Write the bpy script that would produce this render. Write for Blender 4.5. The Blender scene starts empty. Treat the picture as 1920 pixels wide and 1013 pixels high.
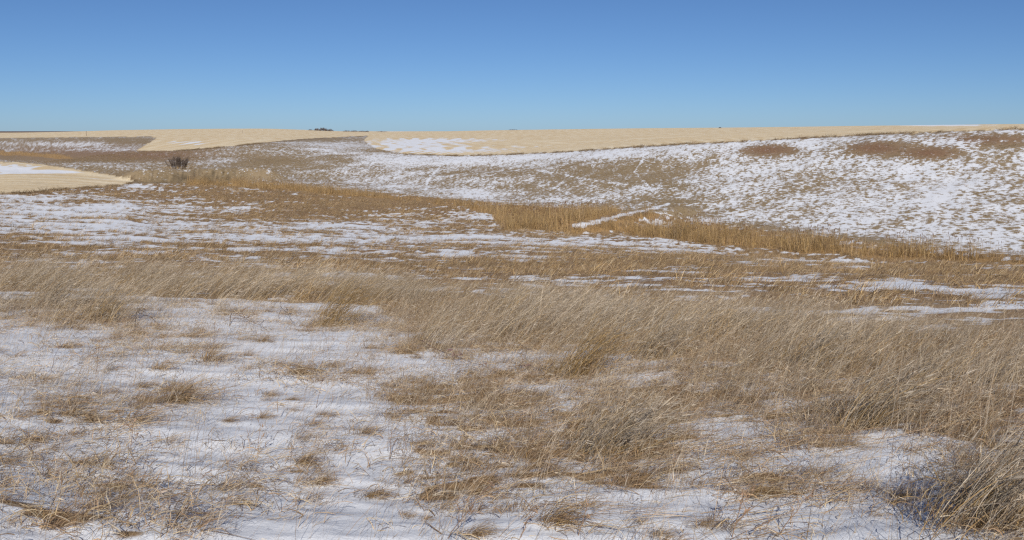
import bpy, math
import numpy as np
from mathutils import Vector

# ------------------------------------------------------------------ camera
SC = bpy.context.scene
F = 1868.0                      # focal length in photograph pixels (1920 wide)
CX, CY, YH = 960.0, 506.5, 245.0
EYE = 1.7
PITCH = math.atan((CY - YH) / F)
cam = bpy.data.cameras.new('camera')
cam.sensor_width = 36.0
cam.lens = 36.0 * F / 1920.0
cam.clip_start = 0.05
cam.clip_end = 20000
cam_o = bpy.data.objects.new('camera', cam)
SC.collection.objects.link(cam_o)
cam_o.location = (0, 0, EYE)
cam_o.rotation_euler = (math.pi / 2 - PITCH, 0, 0)
SC.camera = cam_o

# ------------------------------------------------------------------ sky, sun, exposure
SUN_EL, SUN_AZ = 29.0, 176.0    # azimuth clockwise from the view direction
w = bpy.data.worlds.new('World')
SC.world = w
w.use_nodes = True
nt = w.node_tree
bg = nt.nodes['Background']
sky = nt.nodes.new('ShaderNodeTexSky')
sky.sky_type = 'NISHITA'
sky.sun_disc = False
sky.sun_elevation = math.radians(SUN_EL)
sky.sun_rotation = math.radians(SUN_AZ)
sky.altitude = 600
sky.air_density = 0.6
sky.dust_density = 0.3
sky.ozone_density = 7.5
nt.links.new(sky.outputs[0], bg.inputs[0])
bg.inputs[1].default_value = 0.071
sl = bpy.data.lights.new('sun', 'SUN')
sl.energy = 4.9
sl.angle = math.radians(0.53)
sl.color = (1.0, 0.955, 0.89)
so = bpy.data.objects.new('sun', sl)
SC.collection.objects.link(so)
_a, _e = math.radians(SUN_AZ), math.radians(SUN_EL)
so.rotation_euler = Vector((-math.sin(_a) * math.cos(_e), -math.cos(_a) * math.cos(_e), -math.sin(_e))).to_track_quat('-Z', 'Y').to_euler()
SC.view_settings.view_transform = 'Standard'
SC.view_settings.look = 'None'
SC.view_settings.gamma = 1.0
SC.view_settings.exposure = 0.0
SC.view_settings.use_curve_mapping = False
SC.cycles.max_bounces = 4
SC.cycles.diffuse_bounces = 2
SC.cycles.use_denoising = False
SC.cycles.pixel_filter_type = 'BLACKMAN_HARRIS'
SC.cycles.filter_width = 1.3

# ------------------------------------------------------------------ noise and small maths
def _hash(ix, iy, seed):
    h = (ix.astype(np.int64) * 374761393 + iy.astype(np.int64) * 668265263 + seed * 974711) & 0x7fffffff
    h = ((h ^ (h >> 13)) * 1274126177) & 0x7fffffff
    h = h ^ (h >> 16)
    return (h & 0xffffff) / float(0x1000000)

def noise(x, y, seed=0):
    """gradient noise, about -1..1"""
    x = np.asarray(x, float); y = np.asarray(y, float)
    x0 = np.floor(x); y0 = np.floor(y)
    fx = x - x0; fy = y - y0
    u = fx * fx * fx * (fx * (fx * 6 - 15) + 10); v = fy * fy * fy * (fy * (fy * 6 - 15) + 10)
    def g(dx, dy):
        a = _hash(x0 + dx, y0 + dy, seed) * 2 * np.pi
        return np.cos(a) * (fx - dx) + np.sin(a) * (fy - dy)
    n0 = g(0, 0) * (1 - u) + g(1, 0) * u
    n1 = g(0, 1) * (1 - u) + g(1, 1) * u
    return (n0 * (1 - v) + n1 * v) * 1.5

def fbm(x, y, seed=0, oct=3, gain=0.5):
    r = 0; a = 1.0; t = 0
    for i in range(oct):
        r = r + a * noise(x * 2 ** i + 17.3 * i, y * 2 ** i - 9.1 * i, seed + i); t += a; a *= gain
    return r / t

def sstep(a, b, x):
    t = np.clip((x - a) / (b - a), 0, 1)
    return t * t * (3 - 2 * t)

def pchip(xk, yk, x):
    h = np.diff(xk); dl = np.diff(yk) / h
    m = np.zeros(len(xk))
    m[0] = dl[0]; m[-1] = dl[-1]
    for i in range(1, len(xk) - 1):
        if dl[i - 1] * dl[i] > 0:
            w1 = 2 * h[i] + h[i - 1]; w2 = h[i] + 2 * h[i - 1]
            m[i] = (w1 + w2) / (w1 / dl[i - 1] + w2 / dl[i])
    k = np.clip(np.searchsorted(xk, x) - 1, 0, len(xk) - 2)
    t = (x - xk[k]) / h[k]
    t = np.clip(t, 0, 1)
    return ((1 + 2 * t) * (1 - t) ** 2 * yk[k] + t * (1 - t) ** 2 * h[k] * m[k]
            + t * t * (3 - 2 * t) * yk[k + 1] + t * t * (t - 1) * h[k] * m[k + 1])

CP, SP = math.cos(PITCH), math.sin(PITCH)
def pix_ray(px, py):
    """direction of a photograph pixel, scaled to horizontal length 1"""
    r = (np.asarray(px, float) - CX) / F; u = (CY - np.asarray(py, float)) / F
    dx = r; dy = CP + u * SP; dz = -SP + u * CP
    h = np.hypot(dx, dy)
    return dx / h, dy / h, dz / h

def project(x, y, z):
    zz = z - EYE
    fwd = y * CP - zz * SP
    up = y * SP + zz * CP
    fwd = np.where(fwd < 0.05, 0.05, fwd)
    return CX + F * x / fwd, CY - F * up / fwd

def inside(poly, px, py):
    c = np.zeros(np.shape(px), bool)
    n = len(poly)
    for i in range(n):
        x1, y1 = poly[i]; x2, y2 = poly[(i + 1) % n]
        if y1 == y2: continue
        cond = ((y1 > py) != (y2 > py))
        c ^= cond & (px < (x2 - x1) * (py - y1) / (y2 - y1) + x1)
    return c

def seg_dist(px, py, pts, ys=1.0):
    """distance in pixels to a polyline (rows stretched by ys)"""
    d = np.full(np.shape(px), 1e9)
    for (x1, y1), (x2, y2) in zip(pts[:-1], pts[1:]):
        ax, ay = x2 - x1, (y2 - y1) * ys
        t = np.clip(((px - x1) * ax + (py - y1) * ys * ay) / (ax * ax + ay * ay), 0, 1)
        d = np.minimum(d, np.hypot(px - x1 - t * ax, (py - y1) * ys - t * ay))
    return d

def blobs(px, py, lst):
    r = np.zeros(np.shape(px))
    for (bx, by, rx, ry, wt) in lst:
        r += wt * np.exp(-(((px - bx) / rx) ** 2 + ((py - by) / ry) ** 2))
    return r

# ------------------------------------------------------------------ terrain: profiles read along the photograph's columns
COLX = [-700, 0, 240, 480, 720, 960, 1200, 1440, 1680, 1920, 2600]
LINES = [  # (pixel row, distance in m) at each column
    [(1013, 4.0)] * 11,
    [(800, 6.5)] * 11,
    [(680, 9.6)] * 11,
    [(598, 14)] * 4 + [(600, 14)] * 3 + [(605, 14), (608, 14), (610, 14), (612, 14)],
    [(542, 20)] * 4 + [(545, 20)] * 3 + [(552, 20), (556, 20), (560, 20), (562, 20)],
    [(500, 28), (500, 28), (501, 28), (503, 28), (506, 28), (510, 28), (515, 28), (520, 28), (525, 28), (530, 28), (534, 28)],
    [(462, 45), (462, 45), (464, 45), (468, 45), (473, 45), (480, 45), (487, 45), (494, 45), (500, 45), (506, 45), (512, 45)],
    [(372, 125), (364, 128), (350, 165), (352, 168), (372, 140), (397, 112), (433, 91), (462, 80), (483, 73), (496, 68), (512, 62)],
    [(340, 190), (330, 185), (338, 188), (334, 196), (347, 174), (370, 140), (402, 112), (430, 95), (452, 84), (470, 77), (490, 70)],
    [(300, 250), (303, 250), (306, 235), (303, 238), (315, 212), (325, 180), (330, 150), (335, 130), (340, 115), (345, 105), (350, 95)],
    [(308, 340), (307, 340), (290, 300), (272, 300), (289, 262), (287, 232), (273, 190), (261, 165), (250, 146), (241, 132), (225, 115)],
    [(290, 470), (290, 470), (272, 420), (262, 400), (270, 420), (268, 400), (258, 380), (251, 350), (245, 330), (238, 300), (222, 280)],
    [(260, 750), (258, 700), (257, 600), (252, 700), (255, 800), (252, 800), (248, 800), (245, 700), (240, 650), (235.5, 600), (221, 550)],
    [(250, 2000), (250, 1800), (244, 1600), (241.5, 1600), (248, 1800), (244, 1800), (241, 1600), (239, 1400), (236, 1200), (233.5, 1000), (220, 1000)],
    [(247, 6000)] * 11,
]
colaz = np.array([math.atan2((x - CX) / F, CP + (CY - YH) / F * SP) for x in COLX])
LD = np.array([[math.log(d) for (_, d) in L] for L in LINES])
LZ = np.array([[EYE + d * float(pix_ray(COLX[i], y)[2]) for i, (y, d) in enumerate(L)] for L in LINES])

_in = np.linspace(-33, 33, 800)
_out = 33 + (147 * (np.linspace(0, 1, 42)[1:]) ** 1.6)
AZ = np.radians(np.concatenate([-_out[::-1], _in, _out]))
_r = [0.35]
while _r[-1] < 9000:
    d = _r[-1]
    _r.append(d * (1.12 if d < 3 else 1.0065 if d < 15 else 1.0125 if d < 420 else 1.03))
RR = np.array(_r)
LR = np.log(RR)
NA, NR = len(AZ), len(RR)
H = np.zeros((NA, NR))
for i, a in enumerate(AZ):
    ac = min(max(a, colaz[0]), colaz[-1])
    ld = np.array([pchip(colaz, LD[k], np.array([ac]))[0] for k in range(len(LINES))])
    lz = np.array([pchip(colaz, LZ[k], np.array([ac]))[0] for k in range(len(LINES))])
    H[i] = pchip(ld, lz, np.clip(LR, ld[0], ld[-1]))
GX = np.sin(AZ)[:, None] * RR[None, :]
GY = np.cos(AZ)[:, None] * RR[None, :]
# smooth the far profile a little across azimuth
for _ in range(6):
    H[1:-1] = (H[:-2] + 2 * H[1:-1] + H[2:]) / 4

def raw_hit(px, py, H_=None):
    """where the ray of a pixel first meets the ground"""
    HH = H if H_ is None else H_
    dx, dy, dz = pix_ray(px, py)
    a = math.atan2(dx, dy)
    ia = int(np.clip(np.searchsorted(AZ, a) - 1, 0, NA - 2)); t = (a - AZ[ia]) / (AZ[ia + 1] - AZ[ia])
    prof = HH[ia] * (1 - t) + HH[ia + 1] * t
    ray = EYE + RR * dz
    k = np.where((ray <= prof) & (RR > 1.0))[0]
    if len(k) == 0: return None
    k = k[0]
    f0 = ray[k - 1] - prof[k - 1]; f1 = ray[k] - prof[k]
    s = f0 / (f0 - f1) if f0 != f1 else 0
    d = RR[k - 1] + s * (RR[k] - RR[k - 1])
    return dx * d, dy * d, EYE + dz * d

# two earth banks across the valley floor
def bank(pts, height, half):
    global H
    P = np.array(pts, float)
    best = np.full(GX.shape, 1e9)
    for (x1, y1), (x2, y2) in zip(P[:-1], P[1:]):
        ax, ay = x2 - x1, y2 - y1
        t = np.clip(((GX - x1) * ax + (GY - y1) * ay) / (ax * ax + ay * ay), 0, 1)
        best = np.minimum(best, np.hypot(GX - x1 - t * ax, GY - y1 - t * ay))
    H = H + height * (1 - sstep(half * 0.25, half, best + 0.8 * noise(GX / 5, GY / 5, 5)))
h1 = [raw_hit(x, y) for x, y in ((1085, 432), (1160, 418), (1250, 404))]
bank([(p[0], p[1]) for p in h1], 0.9, 4.5)
h2 = [raw_hit(x, y) for x, y in ((275, 340), (350, 338), (455, 338))]
bank([(p[0], p[1] + 6) for p in h2], 1.9, 8.5)

# relief: swells on the slopes, hummocks in the meadow, drifts in the near snow
PX, PY = project(GX, GY, H)
Dg = np.broadcast_to(RR[None, :], H.shape)
H = H + fbm(GX / 38, GY / 38, 11, 3) * 0.55 * sstep(40, 130, Dg) * (1 - 0.6 * sstep(260, 500, Dg))
H = H + fbm(GX / 3.2, GY / 4.5, 23, 3) * 0.16 * sstep(14, 45, Dg) * (1 - sstep(220, 420, Dg))
H = H + fbm(GX / 2.6, GY / 1.7, 31, 3) * 0.075 * (1 - sstep(18, 45, Dg)) * sstep(0.8, 3.0, Dg)
H = H + (1 - np.abs(noise(GX / 0.95 + 0.5 * noise(GX, GY, 3), GY / 0.42, 37))) ** 2 * 0.014 * (1 - sstep(10, 24, Dg)) * sstep(0.8, 3.0, Dg)
H = H + fbm(GX / 0.30, GY / 0.16, 41, 2) * 0.010 * (1 - sstep(8, 16, Dg)) * sstep(0.8, 3.0, Dg)
PX, PY = project(GX, GY, H)
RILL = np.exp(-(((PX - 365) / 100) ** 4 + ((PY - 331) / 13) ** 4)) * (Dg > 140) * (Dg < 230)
RILLN = fbm((PX - 2.2 * (PY - 330)) / 9, PY / 40, 15, 3)
H = H + RILL * 0.45 * RILLN
PX, PY = project(GX, GY, H)

def height(x, y):
    a = np.arctan2(x, y); lr = np.log(np.maximum(np.hypot(x, y), 0.36))
    ia = np.clip(np.searchsorted(AZ, a) - 1, 0, NA - 2); ir = np.clip(np.searchsorted(LR, lr) - 1, 0, NR - 2)
    ta = (a - AZ[ia]) / (AZ[ia + 1] - AZ[ia]); tr = (lr - LR[ir]) / (LR[ir + 1] - LR[ir])
    return ((H[ia, ir] * (1 - ta) + H[ia + 1, ir] * ta) * (1 - tr) + (H[ia, ir + 1] * (1 - ta) + H[ia + 1, ir + 1] * ta) * tr)

def hit(px, py):
    p = raw_hit(px, py)
    return p

# ------------------------------------------------------------------ what covers the ground where
STUBBLE_FAR = [(-900, 150), (2900, 150), (2900, 215), (2600, 225), (1920, 241.5), (1680, 250.5), (1440, 262), (1200, 275), (1050, 285), (960, 289), (860, 292), (760, 289), (705, 279),
               (682, 264), (690, 254.5), (560, 261), (480, 269), (400, 277), (330, 283), (255, 283), (294, 259), (285, 256.5), (130, 257.5), (0, 259), (-900, 261)]
STUBBLE_NEAR = [(-900, 296), (0, 303), (60, 306), (110, 313), (180, 324), (238, 334), (250, 340), (228, 347), (150, 352), (60, 360), (0, 364), (-900, 385)]
CATTAIL = [(350, 347), (440, 350), (540, 356), (640, 367), (750, 375), (860, 387), (925, 405), (950, 432), (1085, 437), (1150, 434), (1280, 452), (1440, 469), (1600, 481), (1760, 488), (1920, 497), (2600, 522),
           (2600, 512), (1920, 489), (1700, 471), (1520, 457), (1400, 440), (1300, 428), (1140, 424), (1250, 402), (1200, 398), (1100, 397), (960, 394), (850, 383), (740, 371), (640, 361), (540, 349), (440, 343), (350, 343)]
CAT_FAR = [(-300, 284), (0, 284), (60, 287), (120, 292), (150, 300), (100, 297), (40, 292), (-300, 290)]
BX = [-900, 0, 300, 600, 900, 1200, 1500, 1800, 1920, 2700]
B_BACK = [502, 508, 514, 528, 552, 574, 600, 632, 645, 700]
BXF = [-900, 0, 150, 300, 560, 700, 850, 1000, 1200, 1400, 1600, 1920, 2700]
B_FRONT = [548, 556, 552, 560, 566, 572, 628, 652, 662, 690, 694, 716, 780]
NEAR_GRASS = [(850, 730, 210, 60, .55), (980, 830, 240, 75, .6), (1230, 790, 170, 70, .6), (1430, 740, 200, 50, .5), (1800, 745, 230, 62, 1.0), (1905, 930, 100, 90, 1.0), (1700, 790, 150, 30, .4),
              (120, 870, 140, 60, .35), (250, 975, 170, 55, .45), (90, 775, 120, 40, .45), (560, 880, 65, 55, .55), (330, 735, 70, 25, .4), (560, 690, 90, 20, .35), (1420, 905, 190, 22, .55),
              (1620, 945, 150, 35, .4), (80, 580, 160, 30, .45), (180, 600, 70, 25, .4), (760, 600, 130, 22, .45), (900, 640, 160, 30, .5), (1160, 900, 160, 28, .5), (860, 905, 140, 30, .4),
              (1500, 1000, 120, 30, .4), (400, 900, 90, 30, .3), (300, 640, 170, 22, .3), (60, 950, 120, 60, .35), (1560, 840, 120, 25, .35), (1330, 680, 130, 25, .5), (1000, 690, 130, 12, .25)]
NEAR_SNOW = [(560, 650, 130, 20, .6), (580, 760, 70, 30, .6), (690, 860, 60, 55, .55), (640, 955, 110, 30, .6), (1010, 990, 190, 18, .6), (880, 684, 120, 11, .6), (1320, 885, 70, 28, .5), (1440, 955, 120, 25, .35),
             (1560, 702, 60, 9, .7), (330, 700, 130, 18, .45), (450, 735, 60, 20, .5), (1680, 865, 110, 25, .35), (470, 825, 60, 25, .4), (240, 590, 120, 12, .3), (1120, 985, 90, 20, .5), (60, 640, 90, 25, .35), (1370, 800, 70, 30, .35),
             (380, 940, 60, 14, .4), (700, 760, 60, 16, .3)]
MID_SNOW = [(140, 395, 260, 14, .75), (150, 425, 320, 12, .65), (330, 447, 300, 9, .5), (330, 372, 60, 8, .3), (640, 425, 160, 10, .45), (760, 448, 200, 10, .6), (880, 405, 90, 10, .45), (1080, 455, 170, 10, .55), (620, 470, 90, 8, .55),
            (820, 480, 60, 4, .6), (960, 480, 90, 4, .6), (1260, 470, 120, 9, .45), (1440, 490, 90, 7, .5), (1560, 492, 80, 4, .8), (1500, 520, 70, 7, .9), (1660, 533, 60, 7, .95), (1860, 548, 70, 9, .8), (1410, 521, 40, 4, .6),
            (1400, 582, 40, 5, .6), (1320, 598, 40, 5, .5), (1720, 540, 50, 5, .4), (1250, 505, 60, 4, .4), (60, 372, 130, 7, .5), (250, 350, 40, 6, .55), (500, 380, 100, 4, .4), (520, 392, 160, 3, .3)]
MID_BROWN = [(430, 368, 130, 10, .5), (620, 385, 180, 14, .7), (800, 375, 120, 8, .6), (480, 405, 120, 7, .4), (1000, 500, 220, 12, .5), (1250, 490, 130, 12, .6), (1420, 505, 90, 8, .6), (1750, 510, 200, 10, .6), (720, 500, 160, 8, .3),
             (300, 400, 80, 6, .3), (60, 445, 100, 8, .25), (1560, 560, 260, 16, .6), (1100, 470, 60, 6, .3), (1830, 525, 100, 10, .4)]
HILL_SNOW = [(620, 280, 60, 14, .45), (720, 300, 60, 14, .4), (900, 362, 55, 8, .9), (880, 300, 180, 10, .55), (1120, 290, 160, 9, .6), (1400, 275, 200, 9, .5), (1720, 265, 220, 10, .4), (560, 268, 60, 5, .3), (700, 340, 90, 10, .2),
             (1450, 310, 120, 30, .2), (1800, 330, 160, 60, .12), (1850, 445, 160, 16, .3), (1600, 420, 120, 20, .2), (1700, 380, 150, 30, .15), (430, 300, 60, 7, .35), (360, 320, 100, 1.4, .7),
             (150, 270, 80, 5, .4), (220, 281, 50, 3, .5), (190, 310, 60, 4, .2), (260, 290, 60, 4, .2), (20, 262, 60, 2, .4), (20, 302, 60, 2, .4)]
HILL_BROWN = [(1440, 281, 50, 9, 1.1), (1640, 278, 45, 11, 1.1), (1745, 287, 45, 9, 1.2), (1690, 270, 60, 6, .5), (1850, 258, 100, 6, .7), (1890, 272, 60, 6, .6), (1120, 330, 170, 24, .28), (1230, 310, 120, 22, .25), (640, 300, 50, 10, .5), (500, 302, 60, 9, .9),
              (480, 325, 80, 8, .5), (580, 262, 110, 5, .6), (720, 283, 45, 5, .5), (1480, 445, 90, 12, .6), (1400, 432, 60, 8, .8), (1620, 452, 60, 7, .7), (1250, 378, 60, 8, .5), (1285, 398, 50, 11, .9), (880, 320, 70, 9, .3), (980, 360, 120, 9, .3),
              (120, 293, 150, 7, .9), (60, 262, 120, 4, .4), (250, 265, 60, 6, .7), (300, 292, 110, 10, .4), (360, 333, 60, 8, .5), (420, 330, 50, 6, .3), (80, 298, 130, 4, .6)]
PATHS = [[(1008, 319), (1060, 328), (1110, 338), (1180, 346), (1235, 358)], [(798, 356), (802, 338), (826, 312)], [(1205, 300), (1190, 322), (1230, 365)], [(1040, 352), (1090, 372), (1130, 382)], [(1320, 392), (1420, 408), (1560, 425)]]
BANK_PATH = [(1078, 424), (1110, 419), (1160, 405), (1200, 396), (1252, 384)]

def cover(x, y, z):
    """snow share, kind of ground and plant density at points of the ground"""
    x = np.asarray(x, float); y = np.asarray(y, float)
    shp = x.shape
    x = x.ravel(); y = y.ravel(); z = np.asarray(z, float).ravel()
    d = np.hypot(x, y)
    px, py = project(x, y, z)
    def only(m, fn):
        r = np.zeros(x.shape)
        if m.any(): r[m] = fn(x[m], y[m], px[m], py[m], d[m])
        return r
    far = d > 90
    stub = np.zeros(x.shape, bool)
    stub[far] = (inside(STUBBLE_FAR, px[far], py[far] + 0.8 * noise(x[far] / 7, y[far] / 7, 3)) & (d[far] > 110)) | (inside(STUBBLE_NEAR, px[far], py[far] + 1.0 * noise(x[far] / 5, y[far] / 5, 4)) & (d[far] < 300))
    stub |= d > 1200
    valley = (d > 50) & (d < 700) & ~stub
    cat = only(valley, lambda x, y, px, py, d: (inside(CATTAIL, px + 16 * fbm(x / 4, y / 4, 51, 2), py + 7 * fbm(x / 3.5, y / 3.5, 55, 3)) & (d < 230)) | (inside(CAT_FAR, px, py + 2 * fbm(x / 20, y / 20, 55, 2)) & (d > 330))) > 0.5
    bankp = np.where(valley, seg_dist(px, py + 1.2 * noise(x / 1.5, y / 1.5, 6), BANK_PATH, 2.0), 1e9)
    on_bank = (bankp < 15) & (d < 170)
    cat &= ~(bankp < 12)
    back = np.interp(px, BX, B_BACK); front = np.interp(px, BXF, B_FRONT)
    nb = d < 60
    back = back + only(nb, lambda x, y, px, py, d: 12 * fbm(x / 3, y / 3, 58, 3))
    front = front + only(nb, lambda x, y, px, py, d: 42 * fbm(x / 1.3, y / 1.1, 57, 4))
    tall = sstep(-6, 10, py - back) * (1 - sstep(-34, 26, py - front)) * nb
    near = (py > back) & nb
    hillside = ~stub & ~near & ((py < np.interp(px, [-900, 0, 240, 480, 720, 960, 1200, 1440, 1680, 1920, 2700], [300, 303, 345, 342, 362, 384, 400, 433, 462, 480, 500])) & (d > 70))
    mid = ~near & ~hillside & ~stub
    # --- plant share g (0 clear snow .. 1 full grass)
    def f_near(x, y, px, py, d):
        return 0.49 + 0.62 * blobs(px, py, NEAR_GRASS) - 0.70 * blobs(px, py, NEAR_SNOW) + 0.48 * fbm(x / 0.75, y / 0.6, 61, 3) + 0.50 * fbm(x / 0.24, y / 0.18, 62, 2)
    def f_mid(x, y, px, py, d):
        jx = px + fbm(x / 6, y / 6, 51, 2) * 900 / np.maximum(d, 6); jy = py + fbm(x / 5, y / 9, 52, 3) * np.clip(260 / np.maximum(d, 6), 1.0, 14)
        return 0.62 + 0.45 * blobs(jx, jy, MID_BROWN) - 0.60 * blobs(jx, jy, MID_SNOW) + 0.45 * fbm(x / 5.5, y / 3.2, 63, 2) + 0.75 * fbm(x / 0.7, y / 0.9, 64, 3, 0.65)
    def f_hill(x, y, px, py, d):
        jx = px + fbm(x / 6, y / 6, 51, 2) * 360 / d; jy = py + fbm(x / 5, y / 9, 52, 3) * 1.5
        red = blobs(jx, jy, HILL_BROWN[:7])
        g = 0.53 + np.clip(red, 0, .8) + 0.60 * blobs(jx, jy, HILL_BROWN[7:]) - 0.55 * blobs(px, py, HILL_SNOW) + 0.14 * sstep(760, 560, px)
        g = g + 0.28 * fbm(x / 8, y / 10, 65, 2) + 0.28 * fbm((x + .4 * y) / 1.6, (y - .4 * x) / 4, 69, 2) + 0.38 * fbm((x + y * 0.35) / 0.62, (y - 0.35 * x) / 1.9, 66, 2, 0.8)
        for p in PATHS:
            g = g - (0.42 + .4 * noise(x / 5, y / 5, 9)) * np.exp(-(seg_dist(px, py + 1.5 * noise(x / 4, y / 4, 8), p, 1.6) / 1.8) ** 2)
        bk = np.exp(-(((px - 350) / 130) ** 4 + ((py - 333) / 12) ** 4))       # snow caught in the rills of the left bank
        return g + bk * (0.75 + 0.55 * noise((px + (py - 330) * -2.4) / 7, py / 60, 12))
    g = only(near, f_near) + only(mid & ~cat, f_mid) + only(hillside & ~cat, f_hill)
    g = np.where(near, np.maximum(g, 1.1 * tall), g)
    g = np.where(on_bank & ~near, 0.80 - 0.85 * np.exp(-(bankp / np.maximum(5.0 + 3.5 * fbm(x / 2.2, y / 2.2, 14, 2) - (px - 1165) / 55, 1.5)) ** 2) + 0.5 * noise(x / 0.8, y / 1.2, 7), g)
    g = np.where(cat, 1.3, g)
    # brown fringe along the field edges
    def f_edge(x, y, px, py, d):
        e = np.minimum(seg_dist(px, py, STUBBLE_NEAR[5:12], 1.5) / 5.0 + 100.0 * (d > 300), seg_dist(px, py, STUBBLE_FAR[3:12], 2.5) / 4.0)
        e = np.minimum(e, seg_dist(px, py, STUBBLE_FAR[14:19], 2.5) / 5.0)
        return np.exp(-e ** 2) * (fbm(x / 5, y / 5, 67, 2) > -0.12)
    fringe = only(far & ~stub, f_edge)
    g = np.maximum(g, 1.25 * fringe)
    plant = np.where(hillside, np.clip((g - 0.05) / 0.9, 0, 1), sstep(0.22, 0.78, g))
    # --- snow lying in the stubble, combed along the drill rows
    def f_rows(x, y, px, py, d):
        return np.where(d < 300, np.sin((np.hypot(x + 92, y - 205) * 1.0) * 2.2 + 0.5 * noise(x / 8, y / 8, 2)), np.sin((x * 0.30 + 0.012 * (y - 300) ** 2 / 40 + 1.2 * fbm(x / 30, y / 30, 71, 2)) * 2.6))
    fr = only(stub, f_rows)
    FS = [(770, 272, 95, 11, 1.0), (860, 283, 130, 5, .75), (850, 263, 120, 4, .65), (990, 275, 110, 5, .35), (1250, 262, 250, 5, .2), (355, 268, 45, 5, .7), (620, 243, 60, 2, .8), (740, 247, 60, 1.6, .5), (1060, 243.5, 120, 1.3, .35), (1770, 235.2, 80, 1.4, 1.8),
          (20, 318, 70, 9, 1.0), (105, 324, 60, 4, .55), (-150, 318, 160, 12, .9), (190, 336, 50, 3, .4)]
    def f_fs(x, y, px, py, d):
        fs = blobs(px, py, FS)
        return sstep(0.35, 0.95, fs + 0.32 * f_rows(x, y, px, py, d) * (fs > 0.12) + 0.30 * fbm(x / 7, y / 14, 72, 3))
    snow = np.where(stub, only(stub, f_fs), 1 - plant)
    snow = np.where(near & (tall > 0.5), np.minimum(snow, 0.40 + 0.9 * fbm(x / 1.1, y / 0.7, 73, 3)), snow)
    snow = np.where(near & (tall <= 0.5), 1 - 0.85 * sstep(0.66, 1.10, g), snow)
    r = dict(px=px, py=py, d=d, stub=stub, cat=cat, tall=tall, near=near, hill=hillside, mid=mid, g=g, plant=plant, fringe=fringe, snow=np.clip(snow, 0, 1), row=fr, on_bank=on_bank)
    return {k: q.reshape(shp) for k, q in r.items()}

# ------------------------------------------------------------------ materials
def new_mat(name):
    m = bpy.data.materials.new(name); m.use_nodes = True
    t = m.node_tree; b = t.nodes['Principled BSDF']
    return m, t, b

def N(t, kind, **kw):
    n = t.nodes.new(kind)
    for k, v in kw.items(): setattr(n, k, v)
    return n

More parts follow.
